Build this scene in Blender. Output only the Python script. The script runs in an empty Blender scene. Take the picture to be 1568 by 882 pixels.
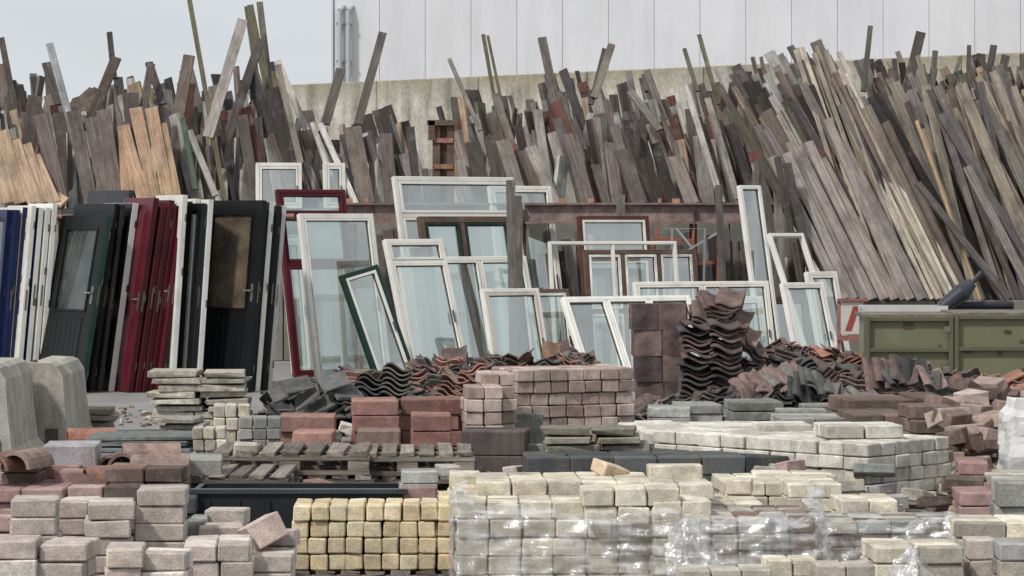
import bpy, math, random
from mathutils import Vector, Matrix, noise
random.seed(7)
R=random.random
U=random.uniform
F=4355.0; H=1.86; HY=341.0
def X(px,s): return (px-784.0)/s
def Y(s): return F/s
def Z(py,s): return H-(py-HY)/s
def c(r,g,b,k=1.0):
    def f(v):
        v/=255.0
        return (v/12.92 if v<=0.04045 else ((v+0.055)/1.055)**2.4)*k
    return (f(r),f(g),f(b))
def vary(col,a=0.12,h=0.03):
    k=1+U(-a,a)
    return tuple(max(0.003,v*k*(1+U(-h,h))) for v in col)

# ---------------------------------------------------------------- materials
MATS={}
def nodes_of(name):
    m=bpy.data.materials.new(name); m.use_nodes=True
    nt=m.node_tree; nt.nodes.clear()
    out=nt.nodes.new('ShaderNodeOutputMaterial')
    MATS[name]=m
    return m,nt,out
def N(nt,t,**kw):
    n=nt.nodes.new(t)
    for k,v in kw.items(): setattr(n,k,v)
    return n
def mapr(nt,src,a,b,lo,hi):
    n=N(nt,'ShaderNodeMapRange'); n.inputs[1].default_value=a; n.inputs[2].default_value=b
    n.inputs[3].default_value=lo; n.inputs[4].default_value=hi
    nt.links.new(src,n.inputs[0]); return n.outputs[0]
def noise_tex(nt,vec,scale,detail=5,rough=.6):
    n=N(nt,'ShaderNodeTexNoise'); n.inputs['Scale'].default_value=scale
    n.inputs['Detail'].default_value=detail; n.inputs['Roughness'].default_value=rough
    nt.links.new(vec,n.inputs['Vector']); return n.outputs[0]
def math_n(nt,op,a,b):
    n=N(nt,'ShaderNodeMath',operation=op)
    for i,v in enumerate((a,b)):
        if isinstance(v,(int,float)): n.inputs[i].default_value=v
        else: nt.links.new(v,n.inputs[i])
    return n.outputs[0]
def mat(name,rough=.85,uv=None,s1=12,a1=(.6,1.3),s2=90,a2=(.8,1.15),bump=.3,bd=.01,stain=None,metal=0,stain_s=3,stain_r=(.5,.7),vert=False,stain2=None):
    m,nt,out=nodes_of(name); L=nt.links
    tc=N(nt,'ShaderNodeTexCoord')
    at=N(nt,'ShaderNodeAttribute',attribute_name='Col')
    if uv:
        mp=N(nt,'ShaderNodeMapping'); mp.inputs['Scale'].default_value=(uv[0],uv[1],1)
        L.new(tc.outputs['UV'],mp.inputs[0]); vec=mp.outputs[0]
    else: vec=tc.outputs['Object']
    n1=noise_tex(nt,vec,s1); n2=noise_tex(nt,vec,s2,3)
    f=math_n(nt,'MULTIPLY',mapr(nt,n1,.3,.7,*a1),mapr(nt,n2,.3,.7,*a2))
    vm=N(nt,'ShaderNodeVectorMath',operation='SCALE'); L.new(at.outputs['Color'],vm.inputs[0]); L.new(f,vm.inputs[3])
    col=vm.outputs[0]
    for st,ss,sr,of in ((stain,stain_s,stain_r,0),(stain2,stain_s*2.3,(.54,.74),1)):
        if not st: continue
        sv=tc.outputs['Object']
        mp2=N(nt,'ShaderNodeMapping'); mp2.inputs['Scale'].default_value=(3,3,.4) if vert else (1,1,1)
        mp2.inputs['Location'].default_value=(of*13.7,of*5.1,of*3.3); L.new(sv,mp2.inputs[0]); sv=mp2.outputs[0]
        n3=noise_tex(nt,sv,ss,6,.65)
        mx=N(nt,'ShaderNodeMixRGB'); L.new(mapr(nt,n3,sr[0],sr[1],0,st[3]),mx.inputs[0])
        L.new(col,mx.inputs[1]); mx.inputs[2].default_value=(*st[:3],1); col=mx.outputs[0]
    p=N(nt,'ShaderNodeBsdfPrincipled'); L.new(col,p.inputs['Base Color'])
    p.inputs['Roughness'].default_value=rough; p.inputs['Metallic'].default_value=metal
    if 'Specular IOR Level' in p.inputs: p.inputs['Specular IOR Level'].default_value=.25
    if bump:
        b=N(nt,'ShaderNodeBump'); b.inputs['Strength'].default_value=bump; b.inputs['Distance'].default_value=bd
        L.new(math_n(nt,'ADD',n1,n2),b.inputs['Height']); L.new(b.outputs[0],p.inputs['Normal'])
    L.new(p.outputs[0],out.inputs[0]); return m
mat('wood',.92,uv=(1.4,20),s1=1.6,a1=(.58,1.4),s2=7,a2=(.75,1.22),bump=.5,bd=.008,stain=(.045,.04,.037,.6),stain_s=2.2,stain_r=(.47,.70),stain2=(.24,.225,.21,.45))
mat('brick',.95,s1=14,a1=(.70,1.18),s2=120,a2=(.74,1.18),bump=.55,bd=.007,stain=(.17,.15,.13,.5),stain_s=5,stain_r=(.50,.72),stain2=(.42,.40,.37,.35))
mat('mossy_stone',.95,s1=16,a1=(.65,1.25),s2=110,a2=(.7,1.25),bump=.7,bd=.01,stain=(.10,.095,.06,.55),stain_s=6,stain_r=(.50,.66))
mat('tile_clay',.88,s1=9,a1=(.6,1.3),s2=70,a2=(.75,1.2),bump=.4,bd=.006,stain=(.17,.15,.12,.5),stain_s=7,stain_r=(.52,.75),stain2=(.05,.045,.045,.5))
mat('paint',.42,s1=3,a1=(.86,1.06),s2=40,a2=(.94,1.04),bump=.05,bd=.003,stain=(.24,.22,.19,.4),stain_s=4,stain_r=(.55,.8))
mat('dark_paint',.33,s1=3,a1=(.7,1.25),s2=40,a2=(.9,1.1),bump=.05,bd=.003)
mat('rust',.85,s1=7,a1=(.6,1.3),s2=60,a2=(.7,1.25),bump=.4,bd=.006,stain=(.15,.065,.04,.5),stain_s=3,stain_r=(.5,.7))
mat('metal_sheet',.5,s1=.5,a1=(.96,1.03),s2=8,a2=(.985,1.01),bump=0,stain=(.45,.45,.44,.3),stain_s=.6,stain_r=(.45,.75),vert=True)
mat('concrete',.93,s1=5,a1=(.75,1.2),s2=80,a2=(.78,1.15),bump=.5,bd=.008,stain=(.16,.15,.12,.6),stain_s=2.5,stain_r=(.46,.70),vert=True)
mat('soil',1,s1=3,a1=(.4,1.5),s2=18,a2=(.6,1.3),bump=1,bd=.2)
mat('steel',.35,s1=20,a1=(.8,1.1),s2=60,a2=(.9,1.05),bump=0,metal=.9)
SAT={'wood':.74,'brick':.84,'mossy_stone':.9,'tile_clay':.82,'rust':.7}
def glass(name,dust,tint,gl):
    m,nt,out=nodes_of(name); L=nt.links
    tc=N(nt,'ShaderNodeTexCoord')
    n=noise_tex(nt,tc.outputs['Object'],2.3,5)
    tr=N(nt,'ShaderNodeBsdfTransparent'); tr.inputs[0].default_value=(*tint,1)
    df=N(nt,'ShaderNodeBsdfDiffuse'); df.inputs[0].default_value=(.56,.61,.59,1)
    g=N(nt,'ShaderNodeBsdfGlossy'); g.inputs[0].default_value=(.95,1,.97,1); g.inputs[1].default_value=.02
    m1=N(nt,'ShaderNodeMixShader'); L.new(mapr(nt,n,.3,.7,dust*.3,dust*1.7),m1.inputs[0]); L.new(tr.outputs[0],m1.inputs[1]); L.new(df.outputs[0],m1.inputs[2])
    fr=N(nt,'ShaderNodeFresnel'); fr.inputs[0].default_value=1.5
    m2=N(nt,'ShaderNodeMixShader'); L.new(math_n(nt,'ADD',fr.outputs[0],gl),m2.inputs[0]); L.new(m1.outputs[0],m2.inputs[1]); L.new(g.outputs[0],m2.inputs[2])
    L.new(m2.outputs[0],out.inputs[0])
glass('glass',.12,(.80,.88,.86),.33)
glass('glass_dark',.08,(.3,.36,.35),.05)
def amber():
    m,nt,out=nodes_of('amber_glass'); L=nt.links
    tc=N(nt,'ShaderNodeTexCoord')
    v=N(nt,'ShaderNodeTexVoronoi'); v.inputs['Scale'].default_value=40; L.new(tc.outputs['Object'],v.inputs[0])
    n=noise_tex(nt,tc.outputs['Object'],3,4)
    cr=N(nt,'ShaderNodeValToRGB'); cr.color_ramp.elements[0].color=(.045,.035,.028,1); cr.color_ramp.elements[1].color=(.17,.125,.08,1)
    cr.color_ramp.elements[0].position=.35; cr.color_ramp.elements[1].position=.75
    L.new(n,cr.inputs[0]); p=N(nt,'ShaderNodeBsdfPrincipled'); L.new(cr.outputs[0],p.inputs['Base Color']); p.inputs['Roughness'].default_value=.2
    b=N(nt,'ShaderNodeBump'); b.inputs['Strength'].default_value=.6; b.inputs['Distance'].default_value=.01; L.new(v.outputs[0],b.inputs['Height']); L.new(b.outputs[0],p.inputs['Normal'])
    L.new(p.outputs[0],out.inputs[0])
amber()
def plastic():
    m,nt,out=nodes_of('plastic_film'); L=nt.links
    tc=N(nt,'ShaderNodeTexCoord')
    mp=N(nt,'ShaderNodeMapping'); mp.inputs['Scale'].default_value=(1.1,1.1,14); mp.inputs['Rotation'].default_value=(0,.16,0); L.new(tc.outputs['Object'],mp.inputs[0])
    n=noise_tex(nt,mp.outputs[0],2.6,5,.6)
    mp3=N(nt,'ShaderNodeMapping'); mp3.inputs['Scale'].default_value=(12,12,1.5); mp3.inputs['Rotation'].default_value=(0,-.5,0); L.new(tc.outputs['Object'],mp3.inputs[0])
    n2=noise_tex(nt,mp3.outputs[0],1.6,4,.6)
    s=math_n(nt,'ADD',math_n(nt,'MULTIPLY',n,.6),math_n(nt,'MULTIPLY',n2,.4))
    tr=N(nt,'ShaderNodeBsdfTransparent'); tr.inputs[0].default_value=(.95,.95,.95,1)
    df=N(nt,'ShaderNodeBsdfDiffuse'); df.inputs[0].default_value=(.84,.83,.81,1)
    g=N(nt,'ShaderNodeBsdfGlossy'); g.inputs[1].default_value=.10
    b=N(nt,'ShaderNodeBump'); b.inputs['Strength'].default_value=.7; b.inputs['Distance'].default_value=.03; L.new(s,b.inputs['Height'])
    L.new(b.outputs[0],g.inputs['Normal'])
    m1=N(nt,'ShaderNodeMixShader'); L.new(mapr(nt,s,.48,.62,.10,.52),m1.inputs[0]); L.new(tr.outputs[0],m1.inputs[1]); L.new(df.outputs[0],m1.inputs[2])
    m2=N(nt,'ShaderNodeMixShader'); L.new(mapr(nt,n2,.42,.62,.06,.30),m2.inputs[0]); L.new(m1.outputs[0],m2.inputs[1]); L.new(g.outputs[0],m2.inputs[2])
    L.new(m2.outputs[0],out.inputs[0])
plastic()
def wallmat():
    m,nt,out=nodes_of('stained_wall'); L=nt.links
    tc=N(nt,'ShaderNodeTexCoord'); ge=N(nt,'ShaderNodeNewGeometry')
    mp=N(nt,'ShaderNodeMapping'); mp.inputs['Scale'].default_value=(1,1,.12); L.new(tc.outputs['Object'],mp.inputs[0])
    st=noise_tex(nt,mp.outputs[0],2.5,6,.7); bl=noise_tex(nt,tc.outputs['Object'],1.1,6,.65); fi=noise_tex(nt,tc.outputs['Object'],14,4)
    cr=N(nt,'ShaderNodeValToRGB'); e=cr.color_ramp.elements
    e[0].position=.38; e[0].color=(*c(126,121,108),1); e[1].position=.58; e[1].color=(*c(190,187,177),1)
    L.new(math_n(nt,'ADD',math_n(nt,'MULTIPLY',st,.6),math_n(nt,'MULTIPLY',bl,.4)),cr.inputs[0])
    sx=N(nt,'ShaderNodeSeparateXYZ'); L.new(ge.outputs['Position'],sx.inputs[0])
    top=mapr(nt,sx.outputs[2],4.45,5.0,0,1)
    f=math_n(nt,'MULTIPLY',top,mapr(nt,math_n(nt,'ADD',math_n(nt,'MULTIPLY',bl,.6),math_n(nt,'MULTIPLY',st,.4)),.42,.58,0.1,.85))
    mx=N(nt,'ShaderNodeMixRGB'); L.new(f,mx.inputs[0]); L.new(cr.outputs[0],mx.inputs[1]); mx.inputs[2].default_value=(*c(124,113,76),1)
    vm=N(nt,'ShaderNodeVectorMath',operation='SCALE'); L.new(mx.outputs[0],vm.inputs[0]); L.new(mapr(nt,fi,.3,.7,.78,1.14),vm.inputs[3])
    p=N(nt,'ShaderNodeBsdfPrincipled'); p.inputs['Roughness'].default_value=.95; L.new(vm.outputs[0],p.inputs['Base Color'])
    L.new(p.outputs[0],out.inputs[0])
wallmat()
def groundmat():
    m,nt,out=nodes_of('gravel_asphalt'); L=nt.links
    tc=N(nt,'ShaderNodeTexCoord')
    a=noise_tex(nt,tc.outputs['Object'],.9,6,.6); b_=noise_tex(nt,tc.outputs['Object'],45,4,.7)
    cr=N(nt,'ShaderNodeValToRGB'); e=cr.color_ramp.elements
    e[0].position=.3; e[0].color=(.13,.125,.12,1); e[1].position=.7; e[1].color=(.33,.32,.31,1)
    L.new(math_n(nt,'ADD',math_n(nt,'MULTIPLY',a,.5),math_n(nt,'MULTIPLY',b_,.5)),cr.inputs[0])
    p=N(nt,'ShaderNodeBsdfPrincipled'); p.inputs['Roughness'].default_value=.95; L.new(cr.outputs[0],p.inputs['Base Color'])
    bu=N(nt,'ShaderNodeBump'); bu.inputs['Strength'].default_value=.5; bu.inputs['Distance'].default_value=.01; L.new(b_,bu.inputs['Height']); L.new(bu.outputs[0],p.inputs['Normal'])
    L.new(p.outputs[0],out.inputs[0])
groundmat()

# ---------------------------------------------------------------- builder
CS=[(x,y,z) for x in(-1,1) for y in(-1,1) for z in(-1,1)]
def _bev_template():
    V=[];idx={}
    for ci,s in enumerate(CS):
        for k in range(3):
            idx[(s,k)]=len(V); V.append((ci,k))
    Fs=[]
    for k in range(3):
        i,j=[(1,2),(2,0),(0,1)][k]
        for sg in(-1,1):
            q=[]
            for a,b in((-1,-1),(1,-1),(1,1),(-1,1)):
                s=[0,0,0]; s[k]=sg; s[i]=a; s[j]=b; q.append(idx[(tuple(s),k)])
            if sg<0: q.reverse()
            Fs.append(q)
    def pos(v):
        ci,k=V[v]; s=CS[ci]; return Vector([s[a]*(1 if a==k else .8) for a in range(3)])
    for k in range(3):
        i,j=[(1,2),(2,0),(0,1)][k]
        for a in(-1,1):
            for b in(-1,1):
                s0=[0,0,0];s0[k]=-1;s0[i]=a;s0[j]=b; s1=list(s0); s1[k]=1; s0=tuple(s0); s1=tuple(s1)
                q=[idx[(s0,i)],idx[(s1,i)],idx[(s1,j)],idx[(s0,j)]]
                p=[pos(v) for v in q]; n=(p[1]-p[0]).cross(p[2]-p[0])
                if n.dot(p[0]+p[2])<0: q.reverse()
                Fs.append(q)
    for s in CS:
        q=[idx[(s,0)],idx[(s,1)],idx[(s,2)]]; p=[pos(v) for v in q]
        if (p[1]-p[0]).cross(p[2]-p[0]).dot(Vector(s))<0: q.reverse()
        Fs.append(q)
    return V,Fs
BV,BF=_bev_template()
PF=[]
for k in range(3):
    i,j=[(1,2),(2,0),(0,1)][k]
    for sg in(-1,1):
        q=[]
        for a,b in((-1,-1),(1,-1),(1,1),(-1,1)):
            s=[0,0,0]; s[k]=sg; s[i]=a; s[j]=b; q.append(CS.index(tuple(s)))
        if sg<0: q.reverse()
        PF.append(q)
class B:
    def __init__(s): s.v=[];s.f=[];s.c=[];s.m=[];s.uv=[];s.ml=[]
    def mi(s,m):
        if m not in s.ml: s.ml.append(m)
        return s.ml.index(m)
    def add(s,vs,fs,col,m,uvs=None):
        if m=='paint' and max(col)<.11: m='dark_paint'
        o=len(s.v); s.v.extend([tuple(v) for v in vs]); k=s.mi(m)
        q=SAT.get(m,1)
        if q!=1:
            g=col[0]*.3+col[1]*.55+col[2]*.15; col=tuple(g+(v-g)*q for v in col)
        for f in fs:
            s.f.append([i+o for i in f]); s.c.append(col); s.m.append(k)
            if uvs: s.uv.extend([uvs[i] for i in f])
            else: s.uv.extend([(0,0)]*len(f))
    def box(s,cen,ax,ay,az,col,m,bev=0,jit=0):
        """cen centre, ax ay az half-extent vectors"""
        cen=Vector(cen); A=[Vector(ax),Vector(ay),Vector(az)]; ln=[a.length for a in A]
        order=sorted(range(3),key=lambda i:-ln[i]); la=order[0]; ru,rv=U(0,50),U(0,50)
        js=[Vector((U(-jit,jit),U(-jit,jit),U(-jit,jit))) if jit else Vector((0,0,0)) for _ in CS]
        vs=[];uvs=[]
        if bev:
            for ci,k in BV:
                sg=CS[ci]; p=cen.copy(); co=[0,0,0]
                for a in range(3):
                    t=sg[a]*(1 if a==k else max(0,1-bev/ln[a])); p+=A[a]*t; co[a]=t*ln[a]
                vs.append(p+js[ci]); uvs.append((co[la]+ru,co[order[1]]+co[order[2]]+rv))
            s.add(vs,BF,col,m,uvs)
        else:
            for ci,sg in enumerate(CS):
                p=cen+A[0]*sg[0]+A[1]*sg[1]+A[2]*sg[2]; co=[sg[a]*ln[a] for a in range(3)]
                vs.append(p+js[ci]); uvs.append((co[la]+ru,co[order[1]]+co[order[2]]+rv))
            s.add(vs,PF,col,m,uvs)
    def cyl(s,p0,p1,r0,r1,col,m,n=12,caps=True):
        p0=Vector(p0);p1=Vector(p1); d=(p1-p0).normalized(); a=d.orthogonal().normalized(); b=d.cross(a)
        vs=[]
        for p,r in((p0,r0),(p1,r1)):
            for i in range(n):
                t=2*math.pi*i/n; vs.append(p+(a*math.cos(t)+b*math.sin(t))*r)
        fs=[[i,(i+1)%n,n+(i+1)%n,n+i] for i in range(n)]
        if caps: fs+= [list(range(n))[::-1],list(range(n,2*n))]
        s.add(vs,fs,col,m)
    def obj(s,name,smooth=False):
        me=bpy.data.meshes.new(name); me.from_pydata(s.v,[],s.f)
        for m in s.ml: me.materials.append(MATS[m])
        me.polygons.foreach_set('material_index',s.m)
        ca=me.color_attributes.new('Col','FLOAT_COLOR','CORNER'); buf=[]
        for f,col in zip(s.f,s.c): buf.extend([col[0],col[1],col[2],1.0]*len(f))
        ca.data.foreach_set('color',buf)
        uv=me.uv_layers.new(name='UVMap'); fl=[]
        for a in s.uv: fl.extend(a)
        uv.data.foreach_set('uv',fl)
        if smooth: me.polygons.foreach_set('use_smooth',[True]*len(s.f))
        me.update()
        o=bpy.data.objects.new(name,me); bpy.context.scene.collection.objects.link(o); return o

UP=Vector((0,0,1))
# ---------------------------------------------------------------- ground, wall, building
b=B(); b.add([(-400,-60,0),(400,-60,0),(400,900,0),(-400,900,0)],[[0,1,2,3]],(.2,.2,.2),'gravel_asphalt'); b.obj('ground')

b=B()
pA=Vector((X(436,67),Y(67),0)); pB=Vector((X(1640,84),Y(84),0)); d=(pB-pA); Lw=d.length; d.normalize(); nn=Vector((d.y,-d.x,0))
k=int(Lw/3.0)+1
for i in range(k):
    c0=pA+d*(i*3.0+1.5)
    b.box(c0+UP*2.5,d*1.494,nn*.14,UP*2.5,(.4,.4,.4),'stained_wall',bev=.02)
b.box(pA+d*(k*1.5)+UP*2.4-nn*.05,d*(k*1.5),nn*.13,UP*2.4,(.3,.3,.3),'stained_wall')
b.obj('concrete_perimeter_wall')

b=B()
sB=48; yb=Y(sB); xl=X(511,sB); xr=X(1700,sB)+12
wc=c(218,218,221)
b.box(((xl+xr)/2,yb+10,6.5),((xr-xl)/2,0,0),(0,9.97,0),(0,0,6.5),c(172,174,178),'metal_sheet')
x=xl; i=0
while x<xr:
    w=1.46
    b.box((x+w/2,yb,6.5),(w/2-.007,0,0),(0,.045,0),(0,0,6.5),vary(wc,.02,.004),'metal_sheet')
    x+=w
b.box(((xl+xr)/2,yb+10,13.1),((xr-xl)/2+.15,0,0),(0,10.2,0),(0,0,.12),c(120,122,125),'metal_sheet')
b.box((xl-.04,yb+10,6.5),(.03,0,0),(0,10.1,0),(0,0,6.48),c(205,207,211),'metal_sheet')
for px in(521,534):
    xx=X(px,sB)
    b.cyl((xx,yb-.25,0),(xx,yb-.25,8.6),.085,.085,c(175,178,182),'metal_sheet')
    b.cyl((xx,yb-.25,8.6),(xx+.12,yb-.02,8.75),.085,.085,c(175,178,182),'metal_sheet')
    for zz in(5.5,7,8.2): b.box((xx,yb-.2,zz),(.11,0,0),(0,.12,0),(0,0,.03),c(140,140,142),'metal_sheet')
b.obj('white_warehouse')

b=B()
n=40; cx=X(165,60); cy=Y(60)+4; vs=[];fs=[]
for j in range(n+1):
    for i in range(n+1):
        u=i/n*2-1; v=j/n*2-1; r=math.hypot(u,v)
        h=5.4*max(0,1-r**3.2)
        h+=(.3*noise.noise(Vector((u*3,v*3,1)))+.22*noise.noise(Vector((u*9,v*9,4)))+.1*noise.noise(Vector((u*30,v*30,4))))*(r<1)
        vs.append((cx+u*3.4,cy+v*5,max(h,0)-.05))
for j in range(n):
    for i in range(n): a=j*(n+1)+i; fs.append([a,a+1,a+n+2,a+n+1])
b.add(vs,fs,c(118,106,96),'soil'); b.obj('soil_mound',True)

b=B()
sT=114; zt=2.05; x0=X(-250,sT); x1=X(1215,sT); y0=Y(sT)
xx=x0
while xx<x1:
    w=min(2.0,x1-xx)
    b.box((xx+w/2,y0+1.6,zt/2),(w/2-.006,0,0),(0,1.55,0),(0,0,zt/2),vary(c(132,130,124),.08),'concrete',bev=.012); xx+=w
b.obj('retaining_wall')
b=B(); xx=X(1222,sT)
while xx<X(1900,sT):
    b.box((xx+.8,Y(119)+.9,.43),(.79,0,0),(0,1.0,0),(0,0,.43),vary(c(120,118,112),.08),'concrete',bev=.012); xx+=1.6
b.obj('concrete_block_plinth')

b=B()
sR=116.5; rc=c(142,120,115)
xa=X(525,sR); xb=X(1235,sR); yr=Y(sR); zt_=Z(312,sR); zb_=Z(341,sR)
for (a,e) in((xa,X(800,sR)),(X(803,sR),xb)):
    b.box(((a+e)/2,yr,(zt_+zb_)/2),((e-a)/2,0,0),(0,.008,0),(0,0,(zt_-zb_)/2-.015),rc,'rust')
    for zz in(zt_,zb_): b.box(((a+e)/2,yr,zz),((e-a)/2,0,0),(0,.08,0),(0,0,.012),c(146,112,102),'rust')
for px in(540,800,1062,1228):
    b.box((X(px,sR),yr+.1,zb_/2+.02),(.05,0,0),(0,.02,0),(0,0,zb_/2),c(110,82,74),'rust')
    b.box((X(px,sR),yr-.02,zt_/2),(.006,0,0),(0,.07,0),(0,0,zt_/2-.03),c(115,86,78),'rust')
for px in(535,560,860,905,1010,1035,1205,1215):
    b.box((X(px,sR),yr+.02,zt_+.04),(U(.02,.05),0,0),(0,.03,0),(0,0,.03),c(180,125,90),'rust')
b.obj('rusty_steel_beam')
b=B()
sD=137
b.cyl((X(-40,sD),Y(sD)+.3,Z(333,sD)),(X(447,sD),Y(sD)+.3,Z(331,sD)),.03,.03,c(165,112,90),'rust')
for px in(-30,85,205,322,409): b.cyl((X(px,sD),Y(sD)+.36,0),(X(px,sD),Y(sD)+.36,2.0),.025,.025,c(130,95,80),'rust')
b.obj('rusty_rail')
b=B()
s_=114.8; zz0=Z(318,s_); 
for px in(668,690):
    b.box((X(px,s_),Y(s_),(Z(190,s_)+zz0)/2),(.05,0,0),(0,.01,0),(0,0,(Z(190,s_)-zz0)/2),c(105,82,70),'rust')
b.box((X(679,s_),Y(s_)+.05,(Z(190,s_)+zz0)/2),(.06,0,0),(0,.008,0),(0,0,(Z(190,s_)-zz0)/2),c(84,64,55),'rust')
b.box((X(677,s_),Y(s_)-.03,Z(188,s_)),(.2,0,0),(0,.03,0),(0,0,.035),c(110,92,82),'rust')
b.box((X(661,s_),Y(s_)-.03,Z(200,s_)),(.045,0,0),(0,.03,0),(0,0,.13),c(100,80,72),'rust')
for zz in(215,255): b.box((X(679,s_),Y(s_)-.02,Z(zz,s_)),(.13,0,0),(0,.012,0),(0,0,.03),c(165,110,76),'rust')
b.obj('rusty_steel_post')

# ---------------------------------------------------------------- timber
ENV=[(-200,95),(0,92),(60,98),(95,128),(130,142),(180,95),(240,108),(290,92),(312,135),(350,90),(400,92),(432,100),(455,178),(480,190),(520,188),(560,158),(600,150),(640,198),(662,240),(685,165),(720,130),(765,112),(800,165),(840,105),(880,108),(905,130),(940,118),(1000,112),(1050,130),(1100,110),(1150,92),(1200,82),(1230,75),(1280,72),(1330,95),(1400,82),(1450,95),(1500,80),(1568,95),(1900,95)]
def env(x):
    for (a,ya),(e,ye) in zip(ENV,ENV[1:]):
        if a<=x<=e: return ya+(ye-ya)*(x-a)/(e-a)
    return 95
GREY=[c(122,113,108),c(102,94,90),c(146,139,134),c(84,76,72),c(112,101,94),c(130,116,106),c(92,87,87),c(168,161,154),c(68,62,59),c(116,98,90),c(104,91,82),c(134,124,116)]
TAN=[c(166,140,110),c(182,152,116),c(154,132,106),c(142,114,88)]
def tcol(x=0):
    r=R()
    if x>1230 and r<.28: return vary(c(164,149,128),.2)
    if r<.87: return vary(random.choice(GREY),.36,.035)
    if r<.93: return vary(random.choice(TAN),.22)
    if r<.95: return vary(c(102,100,78),.2)
    if r<.98: return vary(c(182,179,172),.1)
    return vary(c(104,62,54),.2)
def plank(b,p0,p1,w,t,yaw,col,m='wood',tip=False):
    p0=Vector(p0);p1=Vector(p1); ax=(p1-p0)*.5; d=ax.normalized()
    sx=Vector((math.cos(yaw),math.sin(yaw),0)); sy=d.cross(sx).normalized(); sx=sy.cross(d).normalized()
    b.box((p0+p1)*.5,ax,sx*w/2,sy*t/2,col,m,bev=0,jit=.005)
    if tip: b.box(p1-d*.07,d*.075,sx*(w/2+.006),sy*(t/2+.006),vary(random.choice([c(124,66,58),c(132,78,66),c(110,60,54)]),.15),m)
def region(name,bx0,bx1,s0,ds,rows,z0,leans,lo_off,dens=1.0,wr=(.06,.17),colf=tcol):
    b=B()
    for r in range(rows):
        s=s0-r*ds; px=bx0
        t=r/max(1,rows-1)
        while px<bx1:
            w=U(*wr) if R()<.8 else U(wr[1],wr[1]*1.35)
            cl=noise.noise(Vector((px*.02,r*3.1,0)))
            lean=U(*leans(px))+cl*.12
            lo=lo_off*(1-t)
            off=U(lo*.35,lo*1.1)+U(0,50)+ (0 if R()<.88 else -U(10,32))
            tx=px; yt=200
            base_y=HY-(z0-H)*s
            for _ in range(3):
                yt=env(tx)+off; tx=px+lean*(base_y-yt)
            yt=min(yt,base_y-60)
            back=U(.15,.5)
            st=F/(Y(s)+back)
            plank(b,(X(px,s),Y(s)+U(-.05,.05),z0),(X(tx,st),Y(s)+back,Z(yt,st)),w,U(.02,.07),U(-.9,.9),colf(tx),tip=R()<.015)
            px+=w*s*U(.6,1.25)/dens
    return b
def L1(px):
    return (-.26,-.04) if R()<.82 else (-.05,.22)
b=region('l',-60,455,113.0,2.0,6,2.05,L1,120,wr=(.06,.17))
def sp(b,x0,y0,x1,y1,wpx,s,col,yaw=.1,t=.04,back=.4,tip=False):
    st=F/(Y(s)+back); plank(b,(X(x0,s),Y(s),Z(y0,s)),(X(x1,st),Y(s)+back,Z(y1,st)),wpx/s,t,yaw,col,tip=tip)
for a in [(345,310,290,0,7,113.6,c(112,106,76)),(432,250,383,8,9,110,c(112,108,80)),(405,200,378,10,8,109,c(104,98,82)),(420,190,397,3,10,108,c(118,112,94)),
          (318,210,372,30,16,113.3,c(166,158,148)),(345,220,400,60,14,111,c(92,84,78)),(138,300,76,66,12,113.5,c(162,162,166)),(175,120,168,50,9,107,c(70,64,60)),(30,200,2,58,9,107,c(84,74,68)),
          (132,200,178,88,16,112,c(84,72,64)),(92,160,72,97,16,112,c(80,70,66)),(470,200,425,93,10,112,c(186,180,166)),(460,250,425,100,9,113.4,c(136,124,108)),
          (215,190,232,98,12,112,c(98,88,80)),(270,190,290,85,18,111,c(116,100,90)),(250,160,228,96,12,111,c(88,78,72)),
          (300,290,280,180,9,113.8,c(75,95,82)),(330,300,290,200,10,114,c(160,155,150))]:
    sp(b,*a)
for x0,x1,yt in [(8,-14,200),(28,4,200),(48,22,215),(62,38,222),(80,52,240),(95,66,292)]: sp(b,x0+4,311,x1,yt,20,114.3,vary(c(194,160,124),.16),0,.05,.15)
for x0,x1,yt in [(196,190,192),(222,188,192),(238,208,165),(258,232,165),(270,246,190)]: sp(b,x0,311,x1,yt,19,114.3,vary(c(192,152,112),.18),0,.05,.15)
for x0,x1,yt in [(95,62,175),(140,112,170),(165,140,180),(180,158,168)]: sp(b,x0,311,x1,yt,22,114,vary(c(120,106,98),.12),0,.05,.2)
b.obj('timber_plank_pile')
def L2(px):
    return (-.38,-.14) if R()<.85 else (-.1,.2)
b=region('m',455,668,113.2,2.0,5,2.05,L2,60,wr=(.07,.19))
for a in [(548,190,586,50,13,110,c(104,94,88)),(498,190,522,106,14,110,c(98,90,84)),(520,310,478,188,9,114,c(185,180,172)),(545,312,490,190,8,114.2,c(205,202,195)),
          (560,312,540,195,26,113.9,c(120,104,94)),(600,312,590,205,20,113.9,c(106,90,84)),(640,312,628,195,13,113.8,c(76,70,68))]: sp(b,*a)
b.obj('timber_plank_pile')
def L3(px):
    return (-.38,-.12) if R()<.92 else (-.05,.2)
b=region('c',712,1245,113.3,2.0,6,2.05,L3,95,wr=(.06,.17))
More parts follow.
